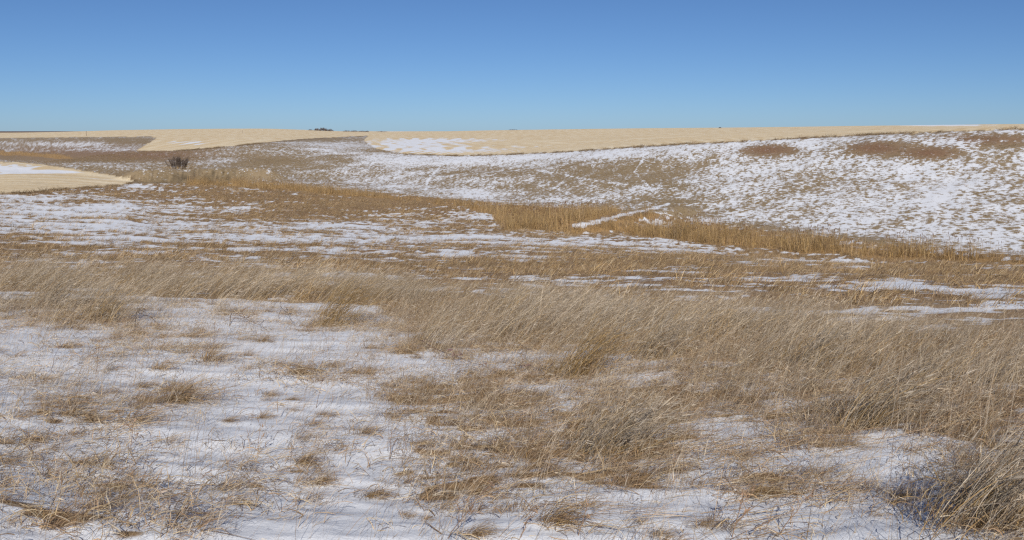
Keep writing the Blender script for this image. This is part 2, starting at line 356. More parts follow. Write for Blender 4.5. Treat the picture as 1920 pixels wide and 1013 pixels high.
def ground_material():
    m, t, b = new_mat('snowy_ground')
    L = t.links.new
    geo = N(t, 'ShaderNodeNewGeometry')
    a_t = N(t, 'ShaderNodeAttribute', attribute_name='tint')
    a_s = N(t, 'ShaderNodeAttribute', attribute_name='snow')
    n1 = N(t, 'ShaderNodeTexNoise'); n1.inputs['Scale'].default_value = 14; n1.inputs['Detail'].default_value = 6; n1.inputs['Roughness'].default_value = 0.7
    n2 = N(t, 'ShaderNodeTexNoise'); n2.inputs['Scale'].default_value = 2.3; n2.inputs['Detail'].default_value = 5; n2.inputs['Roughness'].default_value = 0.65
    n3 = N(t, 'ShaderNodeTexNoise'); n3.inputs['Scale'].default_value = 70; n3.inputs['Detail'].default_value = 4
    for n in (n1, n2, n3): L(geo.outputs['Position'], n.inputs['Vector'])
    # litter colour broken up
    mr = N(t, 'ShaderNodeMapRange'); mr.inputs[1].default_value = 0.3; mr.inputs[2].default_value = 0.7; mr.inputs[3].default_value = 0.62; mr.inputs[4].default_value = 1.3
    L(n1.outputs[0], mr.inputs[0])
    mr2 = N(t, 'ShaderNodeMapRange'); mr2.inputs[1].default_value = 0.3; mr2.inputs[2].default_value = 0.7; mr2.inputs[3].default_value = 0.82; mr2.inputs[4].default_value = 1.15
    L(n2.outputs[0], mr2.inputs[0])
    mul = N(t, 'ShaderNodeMath', operation='MULTIPLY'); L(mr.outputs[0], mul.inputs[0]); L(mr2.outputs[0], mul.inputs[1])
    vm = N(t, 'ShaderNodeVectorMath', operation='SCALE'); L(a_t.outputs['Color'], vm.inputs[0]); L(mul.outputs[0], vm.inputs['Scale'])
    # snow edge; on the slopes the cover is thin and broken up by every tuft
    a_b = N(t, 'ShaderNodeAttribute', attribute_name='broken')
    mp = N(t, 'ShaderNodeMapping'); mp.inputs['Scale'].default_value = (1.0, 0.55, 1.0); mp.inputs['Rotation'].default_value = (0, 0, 0.35)
    L(geo.outputs['Position'], mp.inputs['Vector'])
    n4 = N(t, 'ShaderNodeTexNoise'); n4.inputs['Scale'].default_value = 2.3; n4.inputs['Detail'].default_value = 4; n4.inputs['Roughness'].default_value = 0.68
    L(mp.outputs[0], n4.inputs['Vector'])
    bk = N(t, 'ShaderNodeMath', operation='SUBTRACT'); L(n4.outputs[0], bk.inputs[0]); bk.inputs[1].default_value = 0.5
    bk2 = N(t, 'ShaderNodeMath', operation='MULTIPLY'); L(bk.outputs[0], bk2.inputs[0]); L(a_b.outputs['Fac'], bk2.inputs[1])
    s1 = N(t, 'ShaderNodeMath', operation='MULTIPLY_ADD'); L(n1.outputs[0], s1.inputs[0]); s1.inputs[1].default_value = 0.7; s1.inputs[2].default_value = -0.35
    s2 = N(t, 'ShaderNodeMath', operation='ADD'); L(a_s.outputs['Fac'], s2.inputs[0]); L(s1.outputs[0], s2.inputs[1])
    s4 = N(t, 'ShaderNodeMath', operation='ADD'); L(s2.outputs[0], s4.inputs[0]); L(bk2.outputs[0], s4.inputs[1])
    s3 = N(t, 'ShaderNodeMapRange', interpolation_type='SMOOTHSTEP'); s3.inputs[1].default_value = 0.28; s3.inputs[2].default_value = 0.66
    L(s4.outputs[0], s3.inputs[0])
    sn = N(t, 'ShaderNodeMix', data_type='RGBA'); sn.inputs['A'].default_value = (0.80, 0.82, 0.86, 1); sn.inputs['B'].default_value = (0.88, 0.885, 0.90, 1)
    L(n2.outputs[0], sn.inputs['Factor'])
    mix = N(t, 'ShaderNodeMix', data_type='RGBA')
    L(s3.outputs[0], mix.inputs['Factor']); L(vm.outputs[0], mix.inputs['A']); L(sn.outputs['Result'], mix.inputs['B'])
    L(mix.outputs['Result'], b.inputs['Base Color'])
    b.inputs['Roughness'].default_value = 0.75
    b.inputs['Specular IOR Level'].default_value = 0.25
    bm = N(t, 'ShaderNodeBump'); bm.inputs['Strength'].default_value = 0.35; bm.inputs['Distance'].default_value = 0.02
    ad = N(t, 'ShaderNodeMath', operation='MULTIPLY_ADD'); L(n3.outputs[0], ad.inputs[0]); ad.inputs[1].default_value = 0.25; L(n1.outputs[0], ad.inputs[2])
    L(ad.outputs[0], bm.inputs['Height']); L(bm.outputs[0], b.inputs['Normal'])
    return m

def plant_material(name, rough=0.55, trans=0.22):
    m, t, b = new_mat(name)
    L = t.links.new
    c = N(t, 'ShaderNodeAttribute', attribute_name='Col')
    i = N(t, 'ShaderNodeAttribute', attribute_name='tone', attribute_type='INSTANCER')
    oi = N(t, 'ShaderNodeObjectInfo')
    one = N(t, 'ShaderNodeMath', operation='ADD'); L(i.outputs['Fac'], one.inputs[0]); one.inputs[1].default_value = 1.0   # tone is stored as an offset
    vm = N(t, 'ShaderNodeVectorMath', operation='SCALE'); L(c.outputs['Color'], vm.inputs[0]); L(one.outputs[0], vm.inputs['Scale'])
    L(vm.outputs[0], b.inputs['Base Color'])
    b.inputs['Roughness'].default_value = rough
    b.inputs['Specular IOR Level'].default_value = 0.3
    tr = N(t, 'ShaderNodeBsdfTranslucent'); L(vm.outputs[0], tr.inputs['Color'])
    mx = N(t, 'ShaderNodeMixShader'); mx.inputs[0].default_value = trans
    L(b.outputs[0], mx.inputs[1]); L(tr.outputs[0], mx.inputs[2])
    L(mx.outputs[0], t.nodes['Material Output'].inputs['Surface'])
    return m

MAT_GROUND = ground_material()
MAT_GRASS = plant_material('dry_grass')
MAT_REED = plant_material('dry_cattail', 0.5, 0.2)
MAT_STEM = plant_material('dead_stem', 0.7, 0.0)

# ------------------------------------------------------------------ the ground sheet
C = cover(GX, GY, H)
tint = np.zeros(H.shape + (3,))
def rgb(c): return np.array(c, float)
LIT = rgb((0.37, 0.25, 0.13)); LIT_H = rgb((0.31, 0.225, 0.12)); BROWN = rgb((0.29, 0.175, 0.085)); STRAW = rgb((0.74, 0.56, 0.32)); STRAW2 = rgb((0.90, 0.76, 0.53)); GOLD = rgb((0.42, 0.26, 0.11)); DARKF = rgb((0.20, 0.13, 0.09))
v = np.clip(0.5 + 0.6 * fbm(GX / 14, GY / 14, 81, 3) + 0.6 * fbm(GX / 1.6, GY / 2.4, 83, 3), 0, 1)[..., None]
tint[:] = LIT * (1 - v) + BROWN * v
tint = np.where(C['hill'][..., None], LIT_H * (1 - v) + rgb((0.36, 0.27, 0.165)) * v, tint)
redd = np.clip(blobs(C['px'], C['py'], [(1440, 281, 55, 10, 1), (1640, 278, 50, 12, 1), (1745, 287, 50, 10, 1), (1850, 262, 110, 10, .8), (150, 285, 220, 16, .6), (300, 292, 90, 10, .5)]), 0, 1)[..., None]
tint = tint * (1 - redd) + rgb((0.27, 0.15, 0.085)) * redd
tint = np.where(C['cat'][..., None], GOLD, tint)
vs = np.clip(0.5 + np.where(Dg < 300, .36, .24) * C['row'] + 0.45 * fbm(GX / 25, GY / 60, 82, 3) + 0.40 * fbm(GX / 1.2, GY / 5, 84, 3), 0, 1)[..., None]
tint = np.where(C['stub'][..., None], STRAW * (1 - vs) + STRAW2 * vs, tint)
fb = C['fringe'][..., None] * 0.8
tint = tint * (1 - fb) + rgb((0.20, 0.125, 0.065)) * fb
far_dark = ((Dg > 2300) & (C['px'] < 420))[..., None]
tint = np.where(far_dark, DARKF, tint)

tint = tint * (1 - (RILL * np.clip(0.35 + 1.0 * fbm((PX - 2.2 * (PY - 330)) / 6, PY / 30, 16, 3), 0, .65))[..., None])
verts = np.stack([GX, GY, H], -1).reshape(-1, 3)
verts = np.vstack([verts, [[0, 0, height(np.array([0.0]), np.array([0.4]))[0]]]])
ii, jj = np.meshgrid(np.arange(NA - 1), np.arange(NR - 1), indexing='ij')
a = (ii * NR + jj).ravel(); b_ = ((ii + 1) * NR + jj).ravel()
quads = np.stack([a, a + 1, b_ + 1, b_], -1)
me = bpy.data.meshes.new('ground')
nv, nq = len(verts), len(quads)
tri = np.array([[len(verts) - 1, i * NR, (i + 1) * NR] for i in range(NA - 1)])
me.vertices.add(nv); me.vertices.foreach_set('co', verts.ravel())
me.loops.add(nq * 4 + len(tri) * 3)
me.loops.foreach_set('vertex_index', np.concatenate([quads.ravel(), tri.ravel()]).astype(np.int32))
me.polygons.add(nq + len(tri))
me.polygons.foreach_set('loop_start', np.concatenate([np.arange(nq) * 4, nq * 4 + np.arange(len(tri)) * 3]).astype(np.int32))
me.update(calc_edges=True)
me.polygons.foreach_set('use_smooth', np.ones(nq + len(tri), bool))
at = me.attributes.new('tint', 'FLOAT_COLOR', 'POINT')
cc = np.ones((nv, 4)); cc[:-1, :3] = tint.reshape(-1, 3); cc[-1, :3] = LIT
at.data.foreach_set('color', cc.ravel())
at = me.attributes.new('snow', 'FLOAT', 'POINT')
sv = np.ones(nv); sv[:-1] = C['snow'].ravel()
at.data.foreach_set('value', sv)
at = me.attributes.new('broken', 'FLOAT', 'POINT')
sv = np.zeros(nv); sv[:-1] = np.where(C['hill'] & ~C['cat'], 2.6, np.where(C['mid'], 1.0, np.where(C['stub'] & (C['snow'] > .05), .9, 0.0))).ravel()
at.data.foreach_set('value', sv)
me.materials.append(MAT_GROUND)
ground = bpy.data.objects.new('ground', me)
SC.collection.objects.link(ground)
ground['kind'] = 'structure'
ground['label'] = 'rolling prairie ground patched with thin snow, stubble fields and dry grass'
ground['category'] = 'ground'

# ------------------------------------------------------------------ blades, clumps, stems
TAN = [(0.54, 0.40, 0.23), (0.44, 0.32, 0.18), (0.60, 0.48, 0.31), (0.33, 0.22, 0.12), (0.50, 0.42, 0.31)]
GREY = [(0.56, 0.48, 0.38), (0.52, 0.44, 0.35), (0.60, 0.50, 0.37), (0.46, 0.36, 0.25)]
RUST = [(0.33, 0.215, 0.125), (0.40, 0.27, 0.155), (0.25, 0.16, 0.10), (0.45, 0.32, 0.19)]
GOLDEN = [(0.60, 0.40, 0.17), (0.50, 0.32, 0.13), (0.68, 0.48, 0.23), (0.40, 0.25, 0.105)]

class Soup:
    def __init__(s): s.v = []; s.f = []; s.c = []; s.n = 0
    def strip(s, pts, wid, side, col, col2=None):
        k = len(pts); col2 = col if col2 is None else col2
        for i in range(k):
            w_ = wid * (1 - (i / (k - 1)) ** 1.5 * 0.85) * 0.5
            s.v.append(pts[i] - side * w_); s.v.append(pts[i] + side * w_)
            q = i / (k - 1); cl = np.array(col) * (1 - q) + np.array(col2) * q
            s.c.append(cl); s.c.append(cl)
        for i in range(k - 1):
            a = s.n + 2 * i; s.f.append((a, a + 1, a + 3, a + 2))
        s.n += 2 * k
    def tube(s, pts, rad, col, sides=5):
        k = len(pts)
        for i in range(k):
            t = pts[min(i + 1, k - 1)] - pts[max(i - 1, 0)]; t = t / (np.linalg.norm(t) + 1e-9)
            u = np.cross(t, [0.31, 0.2, 0.93]); u /= np.linalg.norm(u) + 1e-9; w_ = np.cross(t, u)
            for q in range(sides):
                an = 2 * math.pi * q / sides
                s.v.append(pts[i] + rad[i] * (u * math.cos(an) + w_ * math.sin(an))); s.c.append(np.array(col))
        for i in range(k - 1):
            for q in range(sides):
                a = s.n + i * sides; b = a + sides; q2 = (q + 1) % sides
                s.f.append((a + q, a + q2, b + q2, b + q))
        s.n += k * sides
    def mesh(s, name, mat):
        me = bpy.data.meshes.new(name)
        me.from_pydata([tuple(p) for p in s.v], [], s.f)
        at = me.attributes.new('Col', 'FLOAT_COLOR', 'POINT')
        c = np.ones((len(s.v), 4)); c[:, :3] = np.array(s.c)
        at.data.foreach_set('color', c.ravel())
        me.materials.append(mat)
        return me

def blade(S, rng, base, L, az, lean, bend, wid, col, segs=4, col2=None, kink=0.0):
    p = np.array(base, float); pts = [p.copy()]
    th = lean
    for i in range(segs):
        th = lean + bend * ((i + 1) / segs) ** 1.3
        az2 = az + kink * rng.normal() * (i / segs)
        p = p + L / segs * np.array([math.sin(th) * math.cos(az2), math.sin(th) * math.sin(az2), math.cos(th)])
        if p[2] < 0.004: p[2] = 0.004 + 0.01 * rng.random()
        pts.append(p.copy())
    r = rng.random() * math.pi
    side = np.array([-math.sin(az) * math.cos(r), math.cos(az) * math.cos(r), math.sin(r)])
    side /= np.linalg.norm(side)
    S.strip(pts, wid, side, col, col2)
    return pts

def pick(rng, pal): return np.array(pal[rng.integers(len(pal))]) * rng.uniform(0.52, 1.15)
D2R = math.pi / 180

def tall_clump(rng, hmin=0.45, hmax=0.85, n=24, wid=0.0042, spread=0.13, basal=16, gold=0.0):
    S = Soup()
    for i in range(n):
        b = (rng.normal() * spread, rng.normal() * spread, 0)
        pal = GOLDEN if rng.random() < gold else (GREY if rng.random() < 0.72 else TAN)
        c = pick(rng, pal); L = rng.uniform(hmin, hmax)
        pts = blade(S, rng, b, L, rng.normal() * 0.45, rng.uniform(12, 40) * D2R, rng.uniform(15, 55) * D2R, wid * rng.uniform(.7, 1.2), c, 5)
        if rng.random() < 0.5:                      # a wispy seed head
            tip = pts[-1]; dr = pts[-1] - pts[-2]; dr /= np.linalg.norm(dr)
            for q in range(5):
                o = tip - dr * rng.uniform(0, 0.11); d2 = dr + rng.normal(size=3) * 0.30
                S.strip([o, o + d2 * 0.025, o + d2 * 0.05], wid * 0.8, np.cross(d2, rng.normal(size=3)) / 1.5, pick(rng, GREY))
    for i in range(basal):
        b = (rng.normal() * spread, rng.normal() * spread, 0)
        c = pick(rng, GOLDEN if rng.random() < 0.3 + gold else TAN if rng.random() < .6 else RUST)
        blade(S, rng, b, rng.uniform(.15, .42), rng.uniform(-2.2, 2.2), rng.uniform(5, 40) * D2R, rng.uniform(50, 130) * D2R, wid * 1.2, c * .78, 4, None, 0.5)
    return S

def mat_tuft(rng, n=110, Lmax=0.30, wid=0.003, pal=None, swept=0.6):
    S = Soup(); pal = pal or (RUST + RUST + GOLDEN + TAN[:2])
    for i in range(n):
        az0 = rng.uniform(-math.pi, math.pi)
        az = az0 * (1 - swept) + rng.normal() * 0.5 * swept
        r = min(abs(rng.normal()) * 0.07, 0.11)
        c = pick(rng, pal)
        blade(S, rng, (r * math.cos(az0) * 1.5, r * math.sin(az0), 0), rng.uniform(.10, Lmax), az, rng.uniform(10, 55) * D2R, rng.uniform(40, 95) * D2R, wid * rng.uniform(.7, 1.3), c * .92, 4, None, 0.5)
    return S

def thin_stems(rng, n=7, L=(0.22, 0.55), wid=0.0022):
    S = Soup()
    for i in range(n):
        c = pick(rng, RUST if rng.random() < .35 else GREY)
        pts = blade(S, rng, (rng.normal() * .10, rng.normal() * .10, 0), rng.uniform(*L), rng.normal() * 0.6, rng.uniform(5, 40) * D2R, rng.uniform(5, 40) * D2R, wid, c, 4)
        if rng.random() < .5:
            for q in range(4):
                o = pts[-1] * (1 - .08 * q) + pts[-2] * (.08 * q); d2 = rng.normal(size=3) * .02 + np.array([.012, 0, .012])
                S.strip([o, o + d2 * .6, o + d2], wid, np.cross(d2, rng.normal(size=3)) / np.linalg.norm(d2) * .6, c * 1.1)
    return S

def curly(rng, n=20, wid=0.0042):
    S = Soup()
    for i in range(n):
        c = pick(rng, TAN if rng.random() < .6 else RUST)
        blade(S, rng, (rng.normal() * .12, rng.normal() * .12, rng.uniform(0, .03)), rng.uniform(.05, .20), rng.uniform(-3.1, 3.1), rng.uniform(15, 80) * D2R, rng.uniform(30, 150) * D2R, wid * rng.uniform(.5, 1.3), c * 1.1, 4, None, 1.0)
    return S

def flat_swept(rng, n=20, wid=0.0026):
    S = Soup()
    for i in range(n):
        c = pick(rng, RUST + TAN)
        blade(S, rng, (rng.normal() * .14, rng.normal() * .10, .004), rng.uniform(.15, .42), -0.25 + rng.normal() * 0.45, rng.uniform(62, 84) * D2R, rng.uniform(2, 22) * D2R, wid * rng.uniform(.7, 1.3), c * 1.05, 4, None, .5)
    return S

def meadow_tuft(rng, n=26, Lmax=0.36, wid=0.011, pal=None):
    S = Soup(); pal = pal or (TAN + RUST + GOLDEN)
    for i in range(n):
        c = pick(rng, pal)
        blade(S, rng, (rng.normal() * .13, rng.normal() * .13, 0), rng.uniform(.12, Lmax), rng.normal() * 1.1, rng.uniform(10, 45) * D2R, rng.uniform(20, 70) * D2R, wid * rng.uniform(.7, 1.3), c * .92, 3)
    return S

def cattail_clump(rng, n=13, wid=0.022):
    S = Soup()
    for i in range(n):
        c = pick(rng, GOLDEN if rng.random() < .75 else RUST) * .88
        L = rng.uniform(.45, 1.5); broken = rng.random() < .25
        blade(S, rng, (rng.normal() * .25, rng.normal() * .25, 0), L, rng.normal() * 1.0, rng.uniform(2, 18) * D2R, (rng.uniform(60, 120) if broken else rng.uniform(3, 35)) * D2R, wid * rng.uniform(.7, 1.3), c, 4)
    if rng.random() < .6:
        x, y = rng.normal(size=2) * .2; h = rng.uniform(1.1, 1.5); l = rng.normal() * .06
        S.tube([np.array([x, y, 0]), np.array([x + l, y, h])], [.006, .005], (.34, .24, .12), 4)
        S.tube([np.array([x + l, y, h - .02]), np.array([x + l, y, h]), np.array([x + l * 1.1, y, h + .12]), np.array([x + l * 1.1, y, h + .135])], [.005, .016, .016, .004], (.16, .085, .045), 5)
    return S

def build_set(name, fn, k, seed, mat, **kw):
    col = bpy.data.collections.new(name)
    for i in range(k):
        me = fn(np.random.default_rng(seed + i), **kw).mesh(name, mat)
        col.objects.link(bpy.data.objects.new('%s_%02d' % (name, i), me))
    return col

# ------------------------------------------------------------------ uncountable plants: points on the ground carrying clumps
def scatter_object(name, label, category, x, y, z, col, k, scl, rotz, tone, sxy=None, tilt=None, idx=None):
    n = len(x)
    me = bpy.data.meshes.new(name)
    me.vertices.add(n); me.vertices.foreach_set('co', np.stack([x, y, z], -1).ravel())
    def attr(nm, ty, arr, key='value'):
        a = me.attributes.new(nm, ty, 'POINT'); a.data.foreach_set(key, np.ascontiguousarray(arr).ravel())
    rot = np.zeros((n, 3)); rot[:, 2] = rotz
    if tilt is not None: rot[:, 0] = tilt
    sc = np.stack([scl if sxy is None else sxy, scl if sxy is None else sxy, scl], -1)
    attr('rot', 'FLOAT_VECTOR', rot, 'vector'); attr('scl', 'FLOAT_VECTOR', sc, 'vector')
    attr('idx', 'INT', (np.random.default_rng(n).integers(0, k, n) if idx is None else idx).astype(np.int32)); attr('tone', 'FLOAT', tone)
    o = bpy.data.objects.new(name, me); SC.collection.objects.link(o)
    o['kind'] = 'stuff'; o['label'] = label; o['category'] = category
    g = bpy.data.node_groups.new(name, 'GeometryNodeTree')
    g.interface.new_socket('Geometry', in_out='INPUT', socket_type='NodeSocketGeometry')
    g.interface.new_socket('Geometry', in_out='OUTPUT', socket_type='NodeSocketGeometry')
    gi = g.nodes.new('NodeGroupInput'); go = g.nodes.new('NodeGroupOutput')
    ip = g.nodes.new('GeometryNodeInstanceOnPoints'); ci = g.nodes.new('GeometryNodeCollectionInfo')
    ci.inputs['Collection'].default_value = col; ci.inputs['Separate Children'].default_value = True; ci.inputs['Reset Children'].default_value = True
    ip.inputs['Pick Instance'].default_value = True
    def na(nm, ty):
        q = g.nodes.new('GeometryNodeInputNamedAttribute'); q.data_type = ty; q.inputs['Name'].default_value = nm; return q.outputs['Attribute']
    e = g.nodes.new('FunctionNodeEulerToRotation')
    l = g.links.new
    l(na('rot', 'FLOAT_VECTOR'), e.inputs[0]); l(e.outputs[0], ip.inputs['Rotation'])
    l(na('scl', 'FLOAT_VECTOR'), ip.inputs['Scale']); l(na('idx', 'INT'), ip.inputs['Instance Index'])
    l(ci.outputs[0], ip.inputs['Instance']); l(gi.outputs[0], ip.inputs['Points']); l(ip.outputs[0], go.inputs[0])
    o.modifiers.new('clumps', 'NODES').node_group = g
    return o

def candidates(rng, n, d0, d1, half=33.5):
    """points spread evenly over the area of a sector"""
    a = np.radians(rng.uniform(-half, half, n)); d = np.sqrt(rng.uniform(d0 * d0, d1 * d1, n))
    x = d * np.sin(a); y = d * np.cos(a)
    return x, y, height(x, y)

def keep(rng, c, p): return rng.random(len(p)) < p

rng = np.random.default_rng(7)
# tall wind-bent grass
SET_TALL = bpy.data.collections.new('tall_grass_clump')
for _i in range(9):
    _me = tall_clump(np.random.default_rng(100 + _i), gold=(.0, .05, .12, .2, .3, .4, .5, .62, .75)[_i], basal=22).mesh('tall_grass_clump', MAT_GRASS)
    SET_TALL.objects.link(bpy.data.objects.new('tall_grass_clump_%02d' % _i, _me))
x, y, z = candidates(rng, 60000, 7.5, 40)
c = cover(x, y, z)
extra = np.clip(blobs(c['px'], c['py'], [(1800, 745, 220, 60, .55), (1910, 930, 90, 80, .5), (1450, 720, 180, 40, .25), (80, 575, 130, 25, .25), (1230, 800, 120, 40, .18), (950, 640, 180, 30, .3)]), 0, .7)
gap = sstep(-0.22, 0.30, fbm(x / 2.0, y / 1.1, 91, 3)) * (.35 + .65 * sstep(-.25, .25, fbm(x / .55, y / .45, 96, 2)))
p = np.maximum(c['tall'] * (0.10 + 0.78 * gap), extra * sstep(.3, .6, c['g'])) * np.interp(c['d'], [8, 14, 30, 40], [.75, .8, .7, .5])
p = p * (1 - np.clip(blobs(c['px'], c['py'], [(600, 600, 60, 16, 1.2), (1080, 692, 75, 16, 1.2), (1390, 650, 50, 9, .8), (1310, 668, 40, 9, .8), (830, 585, 40, 10, .8)]), 0, 1))
k = keep(rng, c, p); x, y, z, dd = x[k], y[k], z[k], c['d'][k]
lo = fbm(x / 3, y / 3, 92, 2)
scatter_object('tall_grass', 'band of tall dry grey-tan grass bent by wind across the slope', 'grass', x, y, z - 0.02, SET_TALL, 8, (0.76 + 0.36 * lo + rng.normal(0, .08, len(x))) * np.interp(dd, [8, 14], [.8, 1.0]), rng.normal(0.1, .35, len(x)), rng.normal(-.05, .13, len(x)) + .30 * lo, idx=np.clip(3.0 + 5.5 * fbm(x / 1.6, y / 1.2, 95, 3) + rng.normal(0, 1.2, len(x)), 0, 8).astype(int))

# near grass: mats, thin stems, curled leaves, blades lying on the snow
def near_layer(name, label, col, k, n, d0, d1, fn, scl, rz, tone=.1):
    x, y, z = candidates(rng, n, d0, d1, 36)
    c = cover(x, y, z)
    q = keep(rng, c, fn(c, x, y) * (c['near'] | (c['py'] > 1000)))
    x, y, z = x[q], y[q], z[q]
    m = len(x)
    scatter_object(name, label, 'grass', x, y, z - .006, col, k, rng.uniform(scl[0], scl[1], m), rng.uniform(-rz, rz, m), rng.normal(0, tone, m))
SET_MAT = build_set('matted_tuft', mat_tuft, 8, 200, MAT_GRASS, n=75, Lmax=.24, pal=RUST + RUST + GOLDEN[1:2] + GOLDEN[3:] + TAN[3:4], swept=.5)
SET_THIN = build_set('thin_stems', thin_stems, 8, 300, MAT_GRASS)
SET_CURL = build_set('curled_leaves', curly, 8, 400, MAT_GRASS)
SET_FLAT = build_set('lying_blades', flat_swept, 8, 500, MAT_GRASS)
near_layer('matted_grass', 'low brown grass matted down into the near snow', SET_MAT, 8, 14000, 2.2, 17, lambda c, x, y: sstep(.50, .95, c['g']) * .55, (.30, .75), .8)
near_layer('grass_stems', 'scattered thin grass stems standing out of the near snow', SET_THIN, 8, 12000, 2.0, 15, lambda c, x, y: .10 + .42 * sstep(.25, .9, c['g']), (.6, 1.15), .5)
near_layer('curled_grass', 'short curled dead leaves and litter caught in the near snow', SET_CURL, 8, 13000, 2.0, 17, lambda c, x, y: .03 + .85 * sstep(.40, .9, c['g']), (.6, 1.2), 3.1)
near_layer('lying_grass', 'long dead blades lying flat over the near snow', SET_FLAT, 8, 7000, 2.2, 15, lambda c, x, y: (.03 + .55 * sstep(.4, .9, c['g'])) * (.35 + .65 * sstep(900, 1300, c['px'])), (.6, 1.2), .5)

# meadow between the tall grass and the reeds
SET_MEAD = build_set('meadow_tuft', meadow_tuft, 8, 600, MAT_GRASS, pal=RUST + GOLDEN[1:] + TAN[:4])
x, y, z = candidates(rng, 150000, 17, 185)
c = cover(x, y, z)
p = c['mid'] * c['plant'] * ~c['cat'] * np.interp(c['d'], [17, 50, 100, 185], [1, .9, .75, .5])
k = keep(rng, c, p); x, y, z, dd = x[k], y[k], z[k], c['d'][k]
lo = fbm(x / 5, y / 5, 93, 2)
scatter_object('meadow_grass', 'low tufted brown grass on the snowy meadow below the tall grass', 'grass', x, y, z - .02, SET_MEAD, 8, (.75 + .35 * lo + rng.uniform(-.15, .25, len(x)) + .8 * (rng.random(len(x)) < .07)) * np.interp(dd, [20, 60, 170], [.85, .95, 1.1]), rng.normal(0, .5, len(x)), rng.normal(-.08, .16, len(x)) + .30 * lo)

# hillside grass beyond the reeds
SET_HILL = build_set('hill_tuft', meadow_tuft, 6, 700, MAT_GRASS, n=16, Lmax=.30, wid=.02, pal=RUST + TAN[:2] + [(0.36, .27, .15), (.33, .25, .14)])
x, y, z = candidates(rng, 190000, 68, 330)
_px, _py = project(x, y, z); _q = ~inside(STUBBLE_FAR, _px, _py + 2) & (np.abs(_px - 960) < 1060); x, y, z = x[_q], y[_q], z[_q]
c = cover(x, y, z)
p = np.where(c['hill'], np.maximum(c['plant'] * .55, c['fringe']), c['fringe'] * (c['fringe'] > .3)) * ~c['cat'] * ~c['stub']
k = keep(rng, c, p); x, y, z = x[k], y[k], z[k]; fr = c['fringe'][k]
scatter_object('hillside_grass', 'sparse low grass tufts mottling the snowy far hillside', 'grass', x, y, z - .02, SET_HILL, 6, rng.uniform(.6, 1.15, len(x)) * (1 + 1.5 * (fr > .4) * rng.random(len(x))), rng.normal(0, .6, len(x)), rng.normal(-.12, .12, len(x)) - .15 * (fr > .4))

# cattails along the valley floor
SET_CAT = build_set('cattail_clump', cattail_clump, 8, 800, MAT_REED)
x, y, z = candidates(rng, 170000, 58, 215)
x2, y2, z2 = candidates(rng, 60000, 330, 640)
x, y, z = np.append(x, x2), np.append(y, y2), np.append(z, z2)
_px, _py = project(x, y, z)
_q = inside(CATTAIL, _px, _py) | inside(CATTAIL, _px, _py + 6) | inside(CATTAIL, _px, _py - 6) | inside(CAT_FAR, _px, _py)
x, y, z = x[_q], y[_q], z[_q]
c = cover(x, y, z)
lo = fbm(x / 7, y / 7, 94, 2)
k = keep(rng, c, c['cat'] * np.interp(c['d'], [60, 120, 200], [1, .9, .8]) * (.75 + .5 * lo)); x, y, z, lo = x[k], y[k], z[k], lo[k]
scatter_object('cattails', 'golden dry cattail reeds filling the valley floor', 'reeds', x, y, z - .03, SET_CAT, 8, rng.uniform(.6, 1.15, len(x)) * (.95 + .45 * lo), rng.uniform(-3.1, 3.1, len(x)), rng.normal(-.05, .15, len(x)) + .35 * fbm(x / 3, y / 3, 97, 2))

# ------------------------------------------------------------------ single things
def put(o, px, py, sink=0.01):
    p = hit(px, py)
    o.location = (p[0], p[1], height(np.array([p[0]]), np.array([p[1]]))[0] - sink)
    return math.hypot(p[0], p[1])

def tag(o, label, cat, group=None):
    o['label'] = label; o['category'] = cat
    if group: o['group'] = group
    return o

def mesh_obj(name, me, parent=None):
    o = bpy.data.objects.new(name, me); SC.collection.objects.link(o)
    if parent is not None: o.parent = parent
    return o

def empty(name):
    o = bpy.data.objects.new(name, None); o.empty_display_size = 0.1; SC.collection.objects.link(o)
    return o

